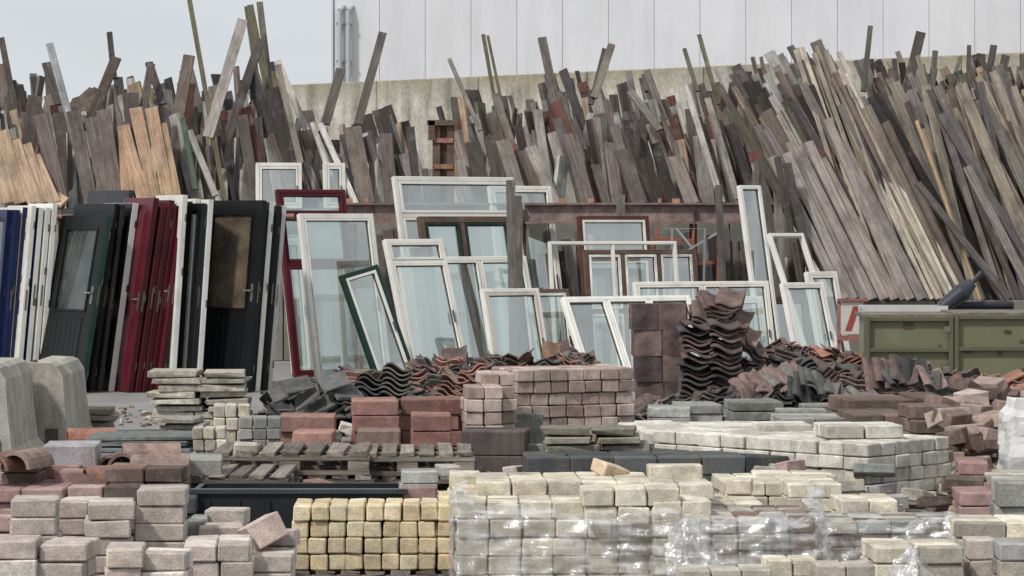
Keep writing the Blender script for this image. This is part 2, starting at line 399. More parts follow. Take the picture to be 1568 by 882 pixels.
for a in [(735,200,688,90,6,112,c(140,132,122)),(762,180,740,53,5,109,c(100,96,70)),(775,190,747,55,5,109,c(106,100,72)),(862,210,830,58,13,111,c(108,98,90)),(845,120,828,58,6,108,c(116,108,94)),
          (910,150,937,68,12,110,c(128,118,102)),(905,160,926,75,8,110,c(84,78,70)),(1100,160,1070,53,6,109,c(102,98,70)),(1068,140,1048,75,6,109,c(98,94,74)),
          (1105,310,1050,130,9,114.2,c(194,188,176)),(1130,305,1083,150,9,114.3,c(160,150,140)),(1165,140,1152,88,6,108,c(88,82,72)),(1175,140,1165,88,5,108,c(92,86,78)),(990,140,985,115,6,108,c(92,86,78)),
          (1010,200,965,140,12,112.6,c(124,114,108)),(900,312,872,205,22,114.1,c(112,98,90)),(800,312,770,215,22,114,c(128,116,106)),(980,312,952,230,24,114.1,c(98,86,80)),(1060,312,1032,240,22,114.1,c(134,120,110)),(850,312,812,225,18,114.2,c(150,140,130))]: sp(b,*a)
b.obj('timber_plank_pile')
def L4(px):
    return (-.60,-.40) if px<1480 else (-.52,-.24)
b=region('r',1290,1870,118.5,1.4,7,.86,L4,75,wr=(.045,.13))
for i in range(26):
    t=i/25
    sp(b,1335+t*140+U(-8,8),458,1222+t*70+U(-10,10),U(68,130),U(4,8),119.6-U(0,.8),vary(random.choice([c(182,166,142),c(166,153,134),c(156,136,112),c(196,185,166)]),.16),U(-.3,.3),.03,.9)
for i in range(9):
    sp(b,1292+i*15+U(-4,4),458,1186+i*13+U(-6,6),195+U(-15,50),U(13,19),120.6-U(0,.4),vary(c(144,132,124),.2),U(-.2,.2),.04,.6,tip=i==5)
for a in [(1500,458,1403,185,4,119.8,c(192,154,104)),(1322,140,1333,40,8,112,c(94,86,78)),(1388,140,1410,50,15,112,c(82,74,68)),(1425,160,1432,78,7,112,c(90,82,76)),
          (1482,150,1484,70,6,112,c(84,80,76)),(1500,200,1522,70,10,112,c(80,76,72)),(1515,210,1540,85,13,112.5,c(86,78,72)),(1455,140,1470,88,6,111,c(100,94,84)),
          (1600,440,1440,175,12,119.7,c(98,93,93)),(1585,458,1480,255,14,120.4,c(126,118,110)),(1545,458,1405,280,11,120.6,c(92,85,82)),(1650,458,1530,200,13,119.4,c(120,112,106))]: sp(b,*a)
for i in range(40):
    x=U(1350,1568); sp(b,x+U(-20,60),300,x+U(-30,30),env(x)+U(-5,50),U(6,14),111.5,tcol(),U(-.5,.5))
b.obj('timber_plank_pile')
b=B()
for i in range(85):
    x=U(560,1235); xo=U(-45,0)
    sp(b,x,HY+H*115.2,x+xo,U(346,400),U(8,22),115.2,vary(random.choice(GREY),.3),U(-.3,.3),.03,.2)
b.obj('timber_plank_pile')
b=B()
for a in [(788,436,782,276,14,128,c(122,114,104)),(799,436,794,300,9,128.3,c(98,92,86)),(1112,400,1100,284,10,121,c(92,86,80)),(952,335,950,298,12,119,c(112,104,96)),
          (1225,420,1154,232,16,120.5,c(150,136,126)),(1205,400,1160,245,10,120.8,c(98,90,85)),(1250,440,1190,240,9,120.2,c(88,80,76)),(1275,450,1205,250,13,120.6,c(82,76,72)),
          (1150,330,1157,262,10,120.9,c(122,107,96)),(1205,262,1185,200,10,118,c(150,142,132))]:
    a=list(a); a[1]=HY+H*a[5]
    x0,y0,x1,y1=a[0],a[1],a[2],a[3]
    sp(b,*a,.1,.06,.25,tip=x1==1154)
b.obj('timber_prop')

# ---------------------------------------------------------------- frames and doors
class Fr:
    def __init__(s,px,sc,yaw,lean,z0=0,roll=0,right=False,w=0):
        a=math.radians(yaw); l=math.radians(lean)
        s.u=Vector((math.cos(a),math.sin(a),0)); nh=Vector((math.sin(a),-math.cos(a),0))
        s.v=UP*math.cos(l)-nh*math.sin(l); s.n=nh*math.cos(l)+UP*math.sin(l)
        if roll:
            r=math.radians(roll); u,v=s.u,s.v
            s.u=u*math.cos(r)+v*math.sin(r); s.v=v*math.cos(r)-u*math.sin(r)
        s.o=Vector((X(px,sc),Y(sc),z0))
        if right: s.o-=s.u*w
        s.b=B()
    def bx(s,x0,x1,y0,y1,z0,z1,col,m='paint',bev=0):
        s.b.box(s.o+s.u*(x0+x1)/2+s.v*(y0+y1)/2+s.n*(z0+z1)/2,s.u*abs(x1-x0)/2,s.v*abs(y1-y0)/2,s.n*abs(z1-z0)/2,col,m,bev=bev)
    def quad(s,x0,x1,y0,y1,z,m):
        P=[s.o+s.u*x+s.v*y+s.n*z for x,y in((x0,y0),(x1,y0),(x1,y1),(x0,y1))]
        s.b.add(P,[[0,1,2,3]],(.5,.5,.5),m)
WH=c(226,223,215); GRN=c(30,54,46); MAR=c(84,24,36); BRN=c(104,78,62)
def window(px,sc,yaw,lean,w,h,col=WH,fw=.05,mull=(),trans=(),sash=None,gm='glass',z0=0,roll=0,th=.07,sashw=.03,name='window_frame',nog=()):
    f=Fr(px,sc,yaw,lean,z0,roll); col=vary(col,.08,.015); m='paint'
    if name.startswith('wooden'): m='wood'
    f.bx(0,fw,0,h,-th,0,col,m,.006); f.bx(w-fw,w,0,h,-th,0,col,m,.006)
    f.bx(fw+.001,w-fw-.001,0,fw,-th+.002,-.002,col,m,.006); f.bx(fw+.001,w-fw-.001,h-fw,h,-th+.002,-.002,col,m,.006)
    xs=[fw]+[m_*w for m_ in mull]+[w-fw]; ys=[fw]+[t*h for t in trans]+[h-fw]
    for t in trans: f.bx(fw+.001,w-fw-.001,t*h-fw*.45,t*h+fw*.45,-th+.004,-.004,col,m,.005)
    for m_ in mull: f.bx(m_*w-fw*.45,m_*w+fw*.45,fw+.001,h-fw-.001,-th+.006,-.006,col,m,.005)
    k=0
    for i in range(len(xs)-1):
        for j in range(len(ys)-1):
            ax=xs[i]+(fw*.45 if i else 0)+.004; bx=xs[i+1]-(fw*.45 if i<len(xs)-2 else 0)-.004
            ay=ys[j]+(fw*.45 if j else 0)+.004; by=ys[j+1]-(fw*.45 if j<len(ys)-2 else 0)-.004
            if sash is not False:
                sc_=vary(sash,.04,.01) if sash else col; q=sashw
                f.bx(ax,ax+q,ay,by,-th+.012,.004,sc_,m,.004); f.bx(bx-q,bx,ay,by,-th+.012,.004,sc_,m,.004)
                f.bx(ax+q,bx-q,ay,ay+q,-th+.014,.002,sc_,m); f.bx(ax+q,bx-q,by-q,by,-th+.014,.002,sc_,m)
            else: q=0
            if gm and k not in nog:
                f.quad(ax+q,bx-q,ay+q,by-q,-th*.55,gm)
                g=.008
                for (a1,b1,c1,d1) in((ax+q,ax+q+g,ay+q,by-q),(bx-q-g,bx-q,ay+q,by-q),(ax+q+g,bx-q-g,ay+q,ay+q+g),(ax+q+g,bx-q-g,by-q-g,by-q)):
                    f.bx(a1,b1,c1,d1,-th*.5,-th*.35,(.03,.03,.03))
            k+=1
    if sash is not False:
        f.bx(xs[-1]-.03,xs[-1]-.012,h*.42,h*.50,.004,.02,c(120,120,120),'steel')
    return f.b.obj(name)
window(392,114.2,8,6,.62,.62,z0=2.05,name='window_frame')
window(497,114.4,15,8,.3,.62,z0=2.05)
window(778,118,30,12,.95,2.4,trans=(.82,))
window(450,119,35,12,.5,1.85,c(130,128,122))
window(452,127.5,32,12,.95,2.32,MAR,.05,sash=MAR,trans=(.86,.6))
window(450,124,30,12,.3,1.7,WH,.05)
window(487,133,33,13,1.0,2.02,WH,.06,sash=WH,sashw=.02)
window(640,124,32,14,1.78,2.52,WH,.06,trans=(.80,),sash=WH,sashw=.035)
window(672,127,32,14,1.35,2.0,BRN,.08,mull=(.45,),sash=GRN,name='wooden_window_frame')
window(640,130,34,17,1.85,1.52,WH,.055,mull=(.62,),sashw=.02)
window(634,134,36,20,.82,1.78,WH,.055,trans=(.84,),sashw=.015)
window(582,137,33,14,.52,1.35,GRN,.05,roll=14,sash=WH,sashw=.03)
window(762,138,35,15,.78,1.16,WH,.045,sash=c(205,195,180))
window(812,134,30,12,.66,1.12,BRN,.045,sash=WH,name='wooden_window_frame')
window(902,122,22,10,.98,1.98,c(84,50,46),.05,sash=WH,trans=(.72,))
window(905,124.5,18,10,1.5,1.55,BRN,.06,mull=(.34,.66),sash=WH,name='wooden_window_frame',trans=(.5,))
window(852,127.5,18,10,1.66,1.66,WH,.04,sash=False,gm=None,mull=(.5,))
window(985,131,20,14,1.75,1.2,WH,.045,mull=(.5,),sashw=.02)
window(905,136.5,30,32,1.75,1.2,WH,.05,mull=(.33,.66),sashw=.02)
window(1095,128,25,14,.8,1.0,WH,.05)
window(1170,124.5,33,12,.34,2.38,WH,.05,sash=False,gm='glass')
window(1248,127.5,40,24,.6,1.9,WH,.045,sash=False,gm=None)
window(1228,132,32,18,.62,1.22,WH,.045,sashw=.02)
window(1262,126,36,14,.5,1.3,WH,.045)
window(1180,123,30,10,.7,.95,c(90,80,76),.05)
def rod(b,x0,y0,x1,y1,s,w,col,m='paint'):
    p0=Vector((X(x0,s),Y(s),Z(y0,s)));p1=Vector((X(x1,s),Y(s),Z(y1,s))); plank(b,p0,p1,w,w,0,col,m)
OR=c(168,102,80)
b=B()
for l in((985,560,1005,348),(1050,562,1062,352),(1005,366,1062,368),(1095,560,1100,365),(1000,405,1095,402)): rod(b,*l,119.5,.035,OR)
b.obj('orange_steel_trestle')
b=B()
for l in((1035,350,1060,380),(1020,350,1078,350),(1050,385,1110,350)): rod(b,l[0],l[1],l[2],l[3],119.9,.03,c(155,158,160),'paint')
for px in(1025,1075,1105): rod(b,px,563,px+4,350,120,.03,c(140,142,145))
b.obj('steel_frame')

def door(pxR,sc,yaw,lean,w,h,col,edge,style='plain',th=.05,name='panel_door',strip=None,roll=0,z0=0,handle=False):
    f=Fr(pxR,sc,yaw,lean,z0,roll,right=True,w=w)
    col=vary(col,.06,.02)
    def skin(x0,x1,y0,y1,z=.004,cc=None): f.bx(x0,x1,y0,y1,-.001,z,cc or col,'paint',.0015)
    if style=='glazed':
        st=.13; y0_=.9; 
        f.bx(0,st,0,h,-th,0,edge,'paint',.003); f.bx(w-st,w,0,h,-th,0,edge,'paint',.003)
        f.bx(st,w-st,0,y0_,-th+.002,-.002,edge); f.bx(st,w-st,h-.14,h,-th+.002,-.002,edge)
        skin(.002,st,.002,h-.002); skin(w-st,w-.002,.002,h-.002); skin(st+.001,w-st-.001,.002,y0_); skin(st+.001,w-st-.001,h-.14,h-.002)
        for (a,e,q,r) in((st,st+.025,y0_,h-.14),(w-st-.025,w-st,y0_,h-.14),(st+.025,w-st-.025,y0_,y0_+.025),(st+.025,w-st-.025,h-.165,h-.14)): f.bx(a,e,q,r,-.02,.014,col)
        f.quad(st+.02,w-st-.02,y0_+.02,h-.16,-.015,strip or 'glass_dark')
        n=6; ww=(w-2*st-.06)/n
        for i in range(n): f.bx(st+.03+i*ww,st+.03+(i+1)*ww-.006,.16,y0_-.06,.004,.012,vary(col,.05),'paint',.002)
    elif style=='window':
        st=.1
        f.bx(0,st,0,h,-th,0,edge,'paint',.003); f.bx(w-st,w,0,h,-th,0,edge,'paint',.003)
        f.bx(st,w-st,0,.25,-th+.002,-.002,edge); f.bx(st,w-st,h-.12,h,-th+.002,-.002,edge)
        skin(.002,st,.002,h-.002); skin(w-st,w-.002,.002,h-.002); skin(st+.001,w-st-.001,.002,.25); skin(st+.001,w-st-.001,h-.12,h-.002)
        f.quad(st,w-st,.25,h-.12,-.015,'glass_dark')
    else:
        f.bx(0,w,0,h,-th,0,edge,'paint',.003)
        skin(.003,w-.003,.003,h-.003)
        for (q,r) in((.15,.85),(1.0,h-.14)):
            f.bx(.12,w-.12,q,r,.004,.012,vary(col,.05),'paint',.003); f.bx(.16,w-.16,q+.04,r-.04,.012,.02,vary(col,.08),'paint',.006)
    hx=w-.06; hh=U(.92,1.02)
    if handle:
        f.bx(hx-.018,hx+.018,hh-.02,hh+.18,.004,.010,c(150,146,134),'steel',.002)
        f.bx(hx-.010,hx+.010,hh+.09,hh+.11,.010,.05,c(175,170,155),'steel'); f.bx(hx-.10,hx+.010,hh+.09,hh+.108,.04,.054,c(180,175,160),'steel',.004)
    if R()<.7: f.bx(w-.001,w+.003,hh-.03,hh+.2,-th*.65,-th*.35,c(120,116,108),'steel')
    for yy in(U(.18,.3),U(.9,1.3),h-U(.22,.36)):
        if R()<.6: f.bx(w-.001,w+.008,yy,yy+.08,-th*.95,-th*.7,c(110,108,102),'steel')
    return f.b.obj(name)
DW=c(220,218,211); BLK=c(20,21,24); NAVY=c(20,32,68)
sd=139
for i,(px,col,ed) in enumerate([(-12,NAVY,NAVY),(2,NAVY,NAVY),(12,DW,NAVY),(24,DW,DW),(36,NAVY,DW),(48,DW,DW),(58,DW,DW)]):
    door(px,sd-.5+U(-.6,.6),-62,5+U(-.3,.3),.85,2.05+U(-.04,.04),col,ed,'plain' if i%2 else 'window',th=.055)
door(158,136,-50,9,.88,2.26,c(60,59,60),c(70,70,72),'plain',th=.06)
door(122,141,-46,11,.86,1.98,c(24,29,29),c(36,70,54),'glazed',name='glazed_door',th=.07,handle=True)
door(138,139.5,-50,9,.86,2.1,c(34,35,37),c(30,32,34),'plain')
door(150,139.2,-56,8,.86,2.08,BLK,c(56,56,56),'plain',handle=True)
door(166,139,-60,8,.88,2.1,BLK,DW,'plain',th=.07,name='panel_door')
for i,(px,h) in enumerate(((196,2.12),(208,2.08),(219,2.12),(230,2.1),(241,2.1))): door(px,140+U(-.8,.5),-60,8.5+U(-.3,.3),.88,h+U(-.04,.04),vary(MAR,.15),c(62,18,26),'plain',th=.06,handle=i in(0,2,3,4))
for px,col,e,h in((252,BLK,DW,2.12),(261,DW,DW,2.17),(271,BLK,BLK,2.1),(281,DW,DW,2.13),(291,BLK,c(34,36,38),2.08),(301,DW,DW,2.12)): door(px,139.4+U(-.8,.6),-63,3.8+U(-.3,.3),.86,h,col,e,'window',th=.055)
door(380,140,-42,6,.93,2.12,BLK,BLK,'glazed',strip='amber_glass',name='glazed_door',th=.06,handle=True)
door(391,139,-56,5,.86,2.1,BLK,DW,'window',th=.06); door(402,138.2,-60,5,.86,2.06,BLK,BLK,'window',th=.05); door(410,137.5,-62,5,.86,2.06,c(60,60,60),c(200,198,192),'window',th=.05)

# ---------------------------------------------------------------- bricks
CRP=[c(204,190,179),c(192,177,166),c(210,200,190),c(184,170,161)]
YEL=[c(218,198,156),c(224,208,170),c(208,186,142),c(214,192,148)]
CRM=[c(214,204,182),c(205,195,171),c(220,211,190),c(199,189,167)]
WHB=[c(210,206,192),c(202,198,184),c(216,212,200),c(194,190,177)]
PNK=[c(172,138,132),c(160,124,118),c(180,150,142),c(152,118,112)]
RED=[c(158,112,100),c(146,102,91),c(166,122,109)]
BRW=[c(128,104,94),c(112,92,85),c(142,116,103),c(102,86,79)]
ROS=[c(188,165,153),c(176,152,141),c(196,177,165),c(164,140,130),c(152,128,118)]
GRY=[c(154,154,148),c(142,142,138),c(164,164,160),c(130,132,128)]
DGR=[c(80,82,84),c(70,72,74),c(90,92,94)]
BEI=[c(180,171,157),c(168,159,145),c(188,181,169)]
def brick_at(b,o,u,v,l,w,h,col,m,rot=0,j=.003):
    if rot:
        r=Matrix.Rotation(rot,3,'Z'); u=r@u; v=r@v
    b.box(o,u*(l/2-.003),v*(w/2-.003),UP*(h/2-.0022),col,m,bev=min(.007,h*.08),jit=j)
def stack(px0,px1,yt,s,yaw,dims,ny,pal,topp=.0,m='brick',name='brick_stack',nx=None,zb=None,miss=0,j=.003,rj=.022):
    l,w,h=dims; a=math.radians(yaw); u=Vector((math.cos(a),math.sin(a),0)); v=Vector((-math.sin(a),math.cos(a),0))
    if nx is None: nx=max(1,round((px1-px0)/s/math.cos(a)/l))
    l=(px1-px0)/s/math.cos(a)/nx
    zt=Z(yt,s); nz=max(1,math.ceil(zt/h)); z0=zt-nz*h
    if zb is not None: nz=max(1,round((zt-zb)/h)); z0=zt-nz*h
    o=Vector((X(px0,s),Y(s),0)); b=B(); lj=[Vector((U(-rj,rj)*.5,U(-rj,rj)*.5,0)) for _ in range(nz+2)]
    tone=[1+U(-.08,.08) for _ in range(nz+2)]
    for k in range(nz+1):
        for i in range(nx):
            for jn in range(ny):
                if 0<i<nx-1 and 0<jn<ny-1 and k<nz-1: continue
                if k==nz and R()>topp: continue
                if k==nz-1 and R()<miss: continue
                p=o+u*(l*(i+.5))+v*(w*(jn+.5))+UP*(z0+h*(k+.5))+lj[k]+u*U(-.004,.004)+v*U(-.011,.011)
                col=vary(tuple(q*tone[k] for q in random.choice(pal)),.17,.02)
                brick_at(b,p,u,v,l,w,h,col,m,U(-.022,.022) if k<nz else U(-.2,.2),j)
    return b.obj(name)
def pallet_into(b,cen,yaw,L=1.2,W=.8,Hh=.14):
    a=math.radians(yaw); u=Vector((math.cos(a),math.sin(a),0)); v=Vector((-math.sin(a),math.cos(a),0)); cen=Vector(cen)
    col=lambda: vary(random.choice([c(136,124,110),c(118,107,96),c(150,138,124),c(102,92,83)]),.18)
    n=7; pw=L/n*.72; t=.02*Hh/.14+.004
    for i in range(n): b.box(cen+u*((i+.5)/n*L-L/2)+UP*(Hh-t/2),u*pw/2,v*W/2,UP*t/2,col(),'wood',jit=.008)
    for k in(-1,0,1):
        b.box(cen+v*(k*(W/2-.05))+UP*(Hh-1.5*t-.001),u*L/2,v*.05,UP*t/2,col(),'wood')
        b.box(cen+v*(k*(W/2-.05))+UP*(t/2),u*L/2,v*.05,UP*t/2,col(),'wood')
        for q in(-1,0,1): b.box(cen+v*(k*(W/2-.05))+u*(q*(L/2-.07))+UP*(Hh/2-t/2),u*.065,v*.045,UP*(Hh/2-t*1.5),col(),'wood')
def mk_pallet(cen,yaw,L=1.2,W=.8,Hh=.14):
    b=B(); pallet_into(b,cen,yaw,L,W,Hh); return b.obj('wooden_pallet')
b1=(.21,.105,.083)
stack(17,88,766,330,6,b1,3,CRP)
stack(86,140,768,318,-4,(.17,.105,.083),3,CRP)
stack(133,205,771,326,8,b1,3,CRP)
stack(207,284,750,322,3,b1,3,CRP)
stack(-30,55,830,346,5,b1,3,CRP); stack(55,130,833,344,-3,b1,3,CRP,topp=.1)
stack(160,218,842,352,6,b1,3,CRP); stack(212,283,846,350,-3,b1,2,CRP); stack(283,385,834,336,4,b1,4,CRP,nx=2)
stack(383,450,850,328,2,b1,4,CRP,topp=.3)
stack(310,375,781,306,-3,b1,2,CRP,nx=1); stack(303,372,806,314,5,b1,2,CRP,nx=1); stack(284,312,796,312,0,b1,3,GRY,nx=1)
stack(-20,60,790,310,0,b1,4,PNK)
b=B(); p=Vector((X(402,322),Y(322),Z(815,322))); q=Matrix.Rotation(math.radians(-28),3,'Y')@Matrix.Rotation(.4,3,'Z')
b.box(p,q@Vector((.085,0,0)),q@Vector((0,.1,0)),q@Vector((0,0,.062)),c(212,188,174),'brick',bev=.006,jit=.004); b.obj('loose_brick')
stack(378,430,838,318,4,b1,3,BEI,nx=1)
stack(-30,100,748,272,0,(.24,.15,.083),5,PNK,topp=.2); stack(0,60,725,262,2,(.2,.15,.083),3,PNK)
stack(80,212,722,266,-2,(.27,.16,.083),5,PNK,nx=2,topp=.0); stack(100,210,745,272,0,(.25,.16,.083),2,BRW+PNK)
stack(64,148,682,262,4,(.32,.2,.15),2,[c(160,155,160),c(154,148,153)],nx=1,m='concrete',name='concrete_block')
stack(268,342,703,256,5,(.28,.2,.11),2,GRY,nx=1,m='concrete',name='concrete_block')
stack(212,300,760,275,2,(.3,.2,.1),2,DGR,topp=0)
stack(446,696,774,300,1.5,(.0903,.2,.0835),2,YEL,zb=.08)
mk_pallet((X(572,300),Y(300)+.3,-.03),1.5,.9,.6,.11)
stack(672,735,768,292,2,(.1,.2,.083),3,YEL,topp=.1)
stack(700,1050,768,306,2,(.165,.11,.092),7,CRM)
stack(727,998,738,299,2,(.165,.12,.092),5,CRM,topp=0,miss=.05)
stack(690,740,728,290,4,(.165,.12,.092),3,CRM)
stack(895,1045,748,309,2,(.17,.12,.092),2,CRM,nx=3,zb=.35)
stack(993,1078,712,294,3,(.28,.16,.085),1,CRM,nx=1,zb=.55); stack(985,1092,741,300,3,(.2,.16,.085),3,CRM,nx=2)
stack(1000,1092,768,309,5,(.165,.12,.092),3,CRM)
stack(1088,1172,770,296,3,(.2,.13,.085),4,CRM,nx=2,topp=.1); stack(1050,1250,792,310,2,(.13,.1,.085),6,BRW+BEI+BEI+GRY)
stack(1112,1208,739,262,3,(.2,.13,.083),5,CRM,nx=3); stack(1206,1290,741,266,3,(.2,.13,.083),5,CRM,nx=2); stack(1160,1280,728,255,2,(.2,.13,.083),3,CRM)
stack(1288,1378,766,280,3,(.2,.13,.083),3,CRM,nx=2)
b=B(); p=Vector((X(938,296),Y(294)+.2,Z(728,296))); q=Matrix.Rotation(.35,3,'Y')@Matrix.Rotation(.7,3,'Z')
b.box(p,q@Vector((.09,0,0)),q@Vector((0,.06,0)),q@Vector((0,0,.035)),c(214,190,156),'brick',bev=.006,jit=.006); b.obj('loose_brick')
stack(1256,1470,798,290,2,(.21,.1,.07),5,BRW+GRY+BEI+GRY)
stack(1342,1480,838,322,3,b1,4,BEI+CRM,nx=2,topp=.0); stack(1484,1530,826,318,2,(.15,.1,.1),2,CRP,nx=1); stack(1528,1620,832,322,2,b1,3,BEI+GRY)
stack(1180,1256,857,338,4,b1,2,CRM,nx=2); stack(1256,1345,866,342,4,b1,2,BEI,nx=2); stack(1465,1620,800,300,0,b1,4,CRM+BEI)
stack(1530,1640,738,280,-3,(.3,.2,.14),2,GRY,m='concrete',name='concrete_block')
stack(1040,1184,872,345,2,b1,2,BEI,nx=3)
stack(1330,1480,680,240,47,(.16,.2,.088),9,WHB,nx=6,topp=0); 
stack(1268,1388,652,236,8,(.25,.2,.09),2,WHB,nx=2,zb=.4)
stack(1166,1246,650,226,6,(.3,.2,.09),2,WHB,nx=1,zb=.3)
stack(1010,1240,668,222,10,(.2,.2,.09),7,WHB,nx=6,topp=0); stack(1000,1060,655,215,8,(.2,.2,.09),4,WHB,nx=2)
stack(1470,1516,708,246,-5,(.17,.12,.08),4,PNK,nx=1); stack(1468,1530,755,262,-3,(.2,.12,.08),4,PNK,nx=1); stack(1515,1600,728,250,-3,(.2,.12,.08),4,BEI)
stack(806,1212,700,236,3,(.28,.16,.12),3,DGR,name='paving_block_row',topp=.0,m='concrete')
stack(930,1180,690,228,2,(.6,.2,.05),3,DGR,name='paving_slab_stack',m='concrete')
stack(1297,1402,612,192,6,(.5,.25,.13),3,BRW,nx=1,m='mossy_stone',name='stone_block_stack'); stack(1400,1452,608,190,3,(.26,.25,.13),3,BRW,nx=1,m='mossy_stone',name='stone_block_stack')
stack(1310,1400,636,200,4,(.25,.2,.1),4,BRW); stack(1400,1470,645,205,4,(.25,.2,.1),4,BRW,topp=.4)
for x,y,s_ in((990,625,188),(1042,620,186),(1120,616,182),(1190,630,190),(1240,622,184)): stack(x,x+U(62,84),y,s_,U(-6,8),(.4,.25,.08),2,GRY,nx=1,m='mossy_stone',name='paving_slab_stack')
stack(1195,1300,640,196,3,(.3,.2,.08),3,GRY,m='concrete',name='paving_slab_stack')
stack(790,975,566,205,20,(.12,.14,.092),4,ROS,nx=7,topp=0,name='brick_stack')
stack(742,790,572,212,8,(.13,.13,.092),4,ROS,nx=2); stack(713,770,592,216,6,(.13,.13,.092),3,ROS,nx=2)
stack(540,612,613,214,4,(.33,.2,.115),2,RED,nx=1); stack(545,612,660,222,2,(.33,.2,.115),2,BRW,nx=1)
stack(612,706,611,212,3,(.44,.2,.115),2,RED,nx=1); stack(628,690,636,220,3,(.3,.2,.115),2,RED,nx=1)
stack(425,512,637,216,2,(.4,.2,.115),2,RED,nx=1); stack(445,508,662,224,0,(.3,.2,.1),2,BRW+RED,nx=1)
stack(705,806,660,224,-5,(.45,.2,.17),2,[c(86,76,75),c(80,71,69)],nx=1,m='concrete',name='concrete_block')
stack(690,832,634,208,3,(.69,.12,.27),1,[c(146,148,142)],nx=1,m='mossy_stone',name='concrete_kerb')
stack(508,545,690,236,0,(.15,.1,.09),2,RED,nx=1)
stack(365,430,640,224,4,(.1,.1,.075),3,GRY,nx=3); stack(326,382,620,218,4,(.085,.12,.09),2,BEI+CRM,nx=3); stack(296,348,655,226,4,(.085,.12,.08),2,BEI+CRM,nx=3)
stack(614,672,722,272,3,(.2,.12,.07),2,GRY,nx=1,zb=.3); stack(612,670,745,272,3,(.2,.12,.08),3,PNK,nx=1)
def slabs(px0,px1,yt,s,n,W,Dp,t,pal,name='paving_slab_stack'):
    b=B(); zt=Z(yt,s); z=zt-n*t
    z=max(z,0); t=(zt-z)/n
    for k in range(n):
        L=(px1-px0)/s
        m=max(1,round(L/W))
        for i in range(m):
            w=L/m; a=U(-.1,.1); u=Vector((math.cos(a),math.sin(a),0)); v=Vector((-u.y,u.x,0))
            o=Vector((X(px0,s)+w*(i+.5)+U(-.04,.04),Y(s)+Dp/2+U(-.05,.05),z+t*(k+.5)))
            b.box(o,u*(w/2*U(.84,1.04)),v*Dp/2,UP*(t/2*.84),vary(random.choice(pal),.15),'mossy_stone',bev=.006,jit=.009)
    return b.obj(name)
slabs(232,380,568,176,9,.43,.5,.06,[c(182,177,162),c(168,164,150),c(192,187,174)])
slabs(240,310,640,188,4,.4,.4,.05,[c(150,146,136)])
slabs(834,990,656,228,5,.35,.4,.055,[c(150,145,130),c(132,128,114)])
slabs(110,172,624,182,4,.4,.4,.06,[c(130,126,116),c(150,145,136)])
slabs(118,240,664,215,3,.6,.5,.05,DGR)
slabs(120,300,668,222,3,.8,.5,.04,[c(120,124,124)])
b=B()
for k in range(3): pallet_into(b,(X(440,246)+U(-.06,.06),Y(246)+.45,k*.143),U(-6,6),1.0,.8)
for k in range(3): pallet_into(b,(X(635,244)+U(-.06,.06),Y(244)+.45,k*.139-.01),U(-6,6),.85,.8)
b.obj('wooden_pallet_stack')
b=B()
for k in range(3): pallet_into(b,(X(325,258)+U(-.03,.03),Y(258)+.45,k*.118),U(-3,3),.86,.8,.115)
b.obj('wooden_pallet_stack')
b=B(); s_=272; z1=Z(752,s_); xA=X(296,s_); xB=X(618,s_); yy=Y(s_)
kc=c(38,41,45)
b.box(((xA+xB)/2,yy,z1/2),((xB-xA)/2,0,0),(0,.015,0),(0,0,z1/2),kc,'paint',bev=.004)
b.box(((xA+xB)/2,yy+.5,z1/2),((xB-xA)/2,0,0),(0,.015,0),(0,0,z1/2),kc,'paint')
for xx in(xA,xB): b.box((xx,yy+.25,z1/2),(.015,0,0),(0,.23,0),(0,0,z1/2-.002),kc,'paint')
b.box(((xA+xB)/2,yy-.005,z1),((xB-xA)/2+.02,0,0),(0,.03,0),(0,0,.014),c(60,66,70),'paint',bev=.003)
for i in range(7): b.box((xA+(i+.5)*(xB-xA)/7,yy-.025,z1/2-.02),(.012,0,0),(0,.009,0),(0,0,z1/2-.03),kc,'paint')
b.box(((xA+xB)/2,yy+.25,z1-.08),((xB-xA)/2-.03,0,0),(0,.2,0),(0,0,.01),c(70,70,68),'soil')
b.obj('black_crate')

b=B()
PALS=[CRP,BRW,GRY,PNK,BEI,RED,WHB]
for i in range(620):
    s=U(185,262); px=U(180 if s>235 else 420,1600); 
    if px<420 and s<235: continue
    pal=random.choice(PALS if px<900 else [BRW,GRY,BEI,PNK,BRW])
    z=abs(random.gauss(0,.11))+.03
    q=Matrix.Rotation(U(0,3.1),3,'Z')@Matrix.Rotation(U(-.3,.3),3,'X')
    b.box((X(px,s),Y(s)+.1,z),q@Vector((U(.06,.13),0,0)),q@Vector((0,U(.04,.07),0)),q@Vector((0,0,U(.03,.045))),vary(random.choice(pal),.2),'brick',bev=.006,jit=.008)
b.obj('brick_rubble')
b=B()
for i in range(150):
    s=U(185,212); px=U(1440,1600); z=max(.04,U(.0,1)*(.55-(s-185)*.006))
    q=Matrix.Rotation(U(0,3.1),3,'Z')@Matrix.Rotation(U(-.4,.4),3,'X')
    b.box((X(px,s),Y(s),z),q@Vector((U(.09,.17),0,0)),q@Vector((0,U(.06,.1),0)),q@Vector((0,0,U(.04,.06))),vary(random.choice(BRW+ROS),.2),'brick',bev=.006,jit=.01)
b.obj('brick_rubble')
b=B()
for i in range(500):
    s=U(150,215); px=U(60,460); r=U(.006,.03)
    q=Matrix.Rotation(U(0,3.1),3,'Z')@Matrix.Rotation(U(-.6,.6),3,'X')
    b.box((X(px,s),Y(s),r*.4),q@Vector((r,0,0)),q@Vector((0,r*.8,0)),q@Vector((0,0,r*.5)),vary(random.choice(GRY+BEI+BRW),.2),'brick',jit=r*.3)
b.obj('gravel_chips')

